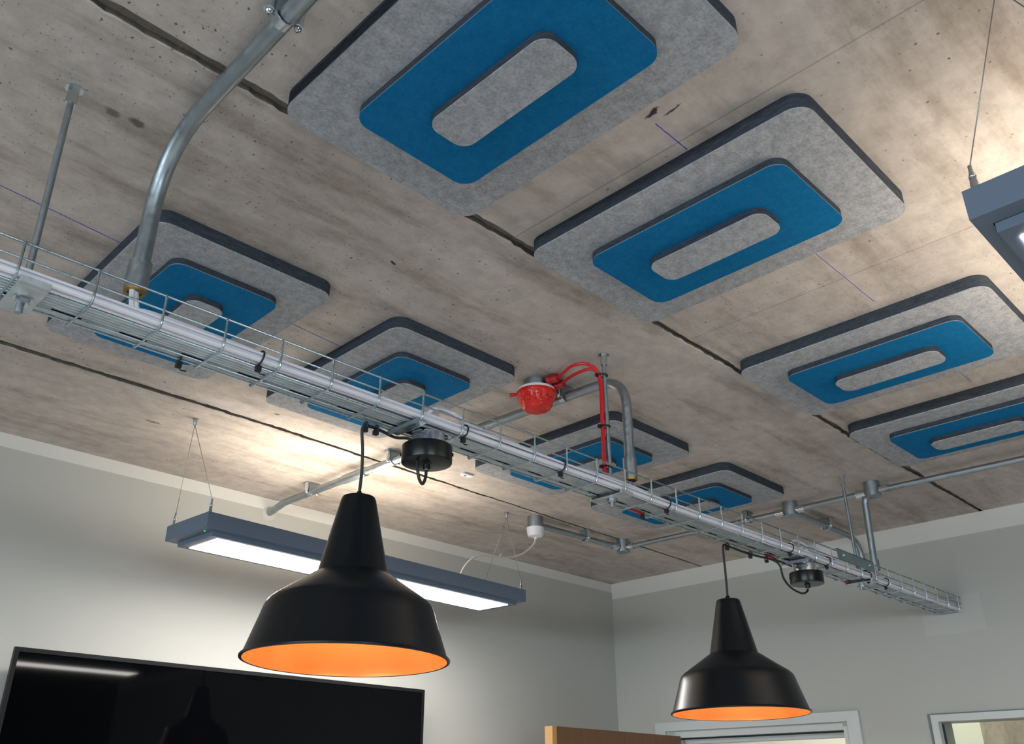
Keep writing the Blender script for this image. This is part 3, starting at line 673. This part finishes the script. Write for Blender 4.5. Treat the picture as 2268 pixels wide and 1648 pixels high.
# ------------------------------------------------------------------ pendant lamps and their canopies
def pendant(cx, cy, zr, label, tilt, tie_z):
    t = thing('pendant_lamp', label, 'pendant lamp', (cx, cy, zr+.28), 'black pendant lamps with orange insides')
    out = [(.0001, .2835), (.026, .2830), (.0295, .2815), (.0315, .277), (.0330, .270), (.0605, .146), (.0622, .143)]
    out2 = [(.0622, .143), (.070, .1385), (.102, .116), (.132, .0955), (.1395, .0885), (.1435, .080), (.1475, .066), (.1675, .005), (.1690, .0015)]
    rim = [(.1690, .0015), (.1715, .0020), (.1730, .0), (.1725, -.0025), (.1700, -.0035), (.1675, -.0025)]
    ins = [(.1675, -.0025), (.1663, .005), (.1460, .066), (.1410, .080), (.130, .094), (.100, .114), (.066, .138), (.060, .145), (.032, .268), (.0001, .270)]
    M = Matrix.Translation((cx, cy, zr+.28)) @ Matrix.Rotation(tilt, 4, Vector((.70, -.71, 0))) @ Matrix.Translation((-cx, -cy, -zr-.28))
    for prof, nm, mt, kw in ((out, 'shade_neck', BLACKP, {}), (out2 , 'shade_bell', BLACKP, {}), (rim, 'shade_rim', BLACKP, {}), (ins, 'shade_lining', ORANGE, {'label': 'glowing orange inside of the shade'})):
        m = MB(); m.lathe([(r_, zr+z_) for r_, z_ in prof], (cx, cy), 96)
        bmesh.ops.transform(m.bm, matrix=M, verts=m.bm.verts); m.obj(nm, mt, t, **kw)
    m = MB(); m.lathe([(.0001, zr+.294), (.004, zr+.294), (.0065, zr+.290), (.0065, zr+.287), (.0075, zr+.286), (.0075, zr+.282)], (cx, cy), 20); m.obj('cord_grip', BLACKP, t)
    m = MB(); m.lathe([(.0001, zr+.262), (.018, zr+.262), (.018, zr+.215), (.014, zr+.212), (.0001, zr+.212)], (cx, cy), 24); m.obj('lamp_holder', BLACKP, t)
    m = MB(); m.lathe([(.012, zr+.212), (.014, zr+.200), (.024, zr+.178), (.030, zr+.160), (.028, zr+.140), (.018, zr+.128), (.0001, zr+.124)], (cx, cy), 24); m.obj('bulb', BULB, t)
    return t
p1 = pendant(.873, 1.255, .206, 'large black pendant shade at centre left, glowing orange inside', math.radians(-1.3), .63)
p2 = pendant(2.07, 1.246, .196, 'smaller-looking black pendant shade before the right wall, glowing orange inside', math.radians(-1.1), .63)
def cord(parent, pts):
    MB().tube(smooth_path(pts, 6), .0030, 10).obj('cord', BLACKR, parent)
cord(p1, [(.873, 1.255, .495), (.8735, 1.253, .54), (.868, 1.248, .58), (.862, 1.245, .608), (.862, 1.243, .619), (.868, 1.241, .6235), (.886, 1.24, .624), (.907, 1.24, .622), (.934, 1.238, .618), (.955, 1.225, .618), (.962, 1.21, .60), (.9605, 1.203, .572), (.9605, 1.2, .552), (.9655, 1.2, .534), (.974, 1.2, .526), (.9805, 1.2, .54), (.9815, 1.2, .556)])
cord(p2, [(2.07, 1.246, .486), (2.0705, 1.245, .55), (2.0675, 1.243, .60), (2.069, 1.241, .626), (2.095, 1.24, .627), (2.153, 1.239, .625), (2.23, 1.237, .625), (2.28, 1.222, .622), (2.294, 1.203, .605), (2.302, 1.2, .568), (2.339, 1.2, .546), (2.397, 1.2, .539), (2.434, 1.2, .550), (2.442, 1.2, .566)])
MB().tube(smooth_path([(2.25, 1.235, .626), (2.33, 1.23, .628), (2.41, 1.225, .624)], 4), .0026, 8).obj('black_cord_tail', BLACKR, None, label='black cord running along the tray to the far canopy', category='cord')
def small_tie(x, y, z, lab):
    t = thing('cable_tie', lab, 'cable tie', (x, y, z), 'black cable ties')
    MB().tube([(x+.001, y+.0055*math.cos(a), z+.006*math.sin(a)) for a in [2*PI*i/14 for i in range(14)]], .0016, 6, True).obj('tie_strap', BLACKR, t)
    MB().box(x-.0045, x+.0045, y-.004, y+.004, z-.013, z-.005).obj('tie_head', BLACKR, t)
small_tie(.866, 1.242, .6245, 'black tie where the large pendant cord meets the tray'); small_tie(.889, 1.240, .624, 'black tie just right of the large pendant cord')
small_tie(2.085, 1.240, .628, 'black tie where the far pendant cord meets the tray'); small_tie(2.20, 1.238, .6255, 'black tie on the far pendant cord, midway'); small_tie(2.27, 1.228, .624, 'black tie where the far cord loop begins')

def canopy(cx, cy, ztop, label):
    t = thing('lamp_canopy', label, 'canopy', (cx, cy, ztop), 'black canopies under the tray')
    m = MB(); m.lathe([(.032, ztop+.002), (.0325, ztop), (.0325, ztop-.032), (.0001, ztop-.032)], (cx, cy), 40); m.obj('steel_cup', ZINC, t)
    # oval fixing plate with slotted holes, seen edge-on under the tray
    m = MB(); pl = []
    for k in range(40):
        a = 2*PI*k/40; r_ = 1
        pl.append((cx + .060*math.copysign(abs(math.cos(a))**.8, math.cos(a)), cy + .028*math.copysign(abs(math.sin(a))**.8, math.sin(a))))
    inn = [(cx + (x-cx)*.80, cy + (y-cy)*.68) for x, y in pl]
    R_ = [[m.bm.verts.new((x, y, z)) for x, y in q] for q, z in ((pl, ztop+.003), (pl, ztop+.0045), (inn, ztop+.0045), (inn, ztop+.003))]; R_.append(R_[0]); m.skin(R_, False, False)
    m.box(cx-.034, cx+.034, cy-.022, cy+.022, ztop+.003, ztop+.0045); m.obj('fixing_plate', ZINC, t)
    m = MB(); m.box(cx-.066, cx-.040, cy-.047, cy+.040, ztop+.0005, ztop+.003); m.box(cx-.066, cx-.063, cy-.047, cy+.040, ztop-.005, ztop+.0005); m.obj('plate_bar', GALV, t)
    for s in (-1, 1): MB().cyl((cx-.052, cy+s*.028), .004, ztop-.004, ztop+.0005, 12).obj('plate_screw', ZINC, t)
    zt = ztop-.0225
    m = MB(); m.lathe([(.0001, zt), (.0465, zt), (.0478, zt-.0012), (.0480, zt-.003), (.0480, zt-.0315), (.0474, zt-.033), (.0460, zt-.0335), (.0001, zt-.0335)], (cx, cy), 64); cc = m.obj('canopy_disc', BLACKP, t)
    m = MB(); m.lathe([(.0105, zt-.0335), (.0095, zt-.035), (.0072, zt-.036), (.0068, zt-.045), (.0001, zt-.045)], (cx, cy), 24); m.obj('cord_outlet', BLACKP, cc)
    m = MB(); m.lathe([(.0034, zt-.0452), (.0048, zt-.0452), (.0048, zt-.047), (.0034, zt-.047)], (cx, cy), 20); m.obj('outlet_ring', ZINC, cc)
    for s in (-1, 1):
        d = Vector((.71, -.70, 0)); p = Vector((cx, cy, zt-.016)); MB().tube([p+d*s*.047, p+d*s*.0505], .0032, 10).obj('side_screw', BLACKP, cc)
canopy(.9815, 1.200, .624, 'black disc canopy with a short cord loop, near pendant')
canopy(2.442, 1.200, .628, 'black disc canopy under the far end of the tray')

# ------------------------------------------------------------------ television on the left wall
tv = thing('television', 'large black wall television at lower left reflecting a light', 'television', (1.51, YL, 0))
x0, x1, zt, zb, yf = .781, 2.245, .372, -.46, 2.70
MB().box(x0+.012, x1-.012, yf+.006, yf+.045, zb+.01, zt-.003).obj('tv_back', BEZEL, tv)
m = MB(); bw = .012
m.box(x0, x1, yf-.003, yf+.012, zt-bw, zt); m.box(x0, x1, yf-.003, yf+.012, zb, zb+.018); m.box(x0, x0+bw, yf-.003, yf+.012, zb+.018, zt-bw); m.box(x1-bw, x1, yf-.003, yf+.012, zb+.018, zt-bw)
m.obj('bezel', BEZEL, tv); MB().box(x0+bw, x1-bw, yf, yf+.006, zb+.018, zt-bw).obj('screen', SCREEN, tv)
MB().box(1.3, 1.72, yf+.045, YL, -.25, .15).obj('wall_bracket', BEZEL, tv)
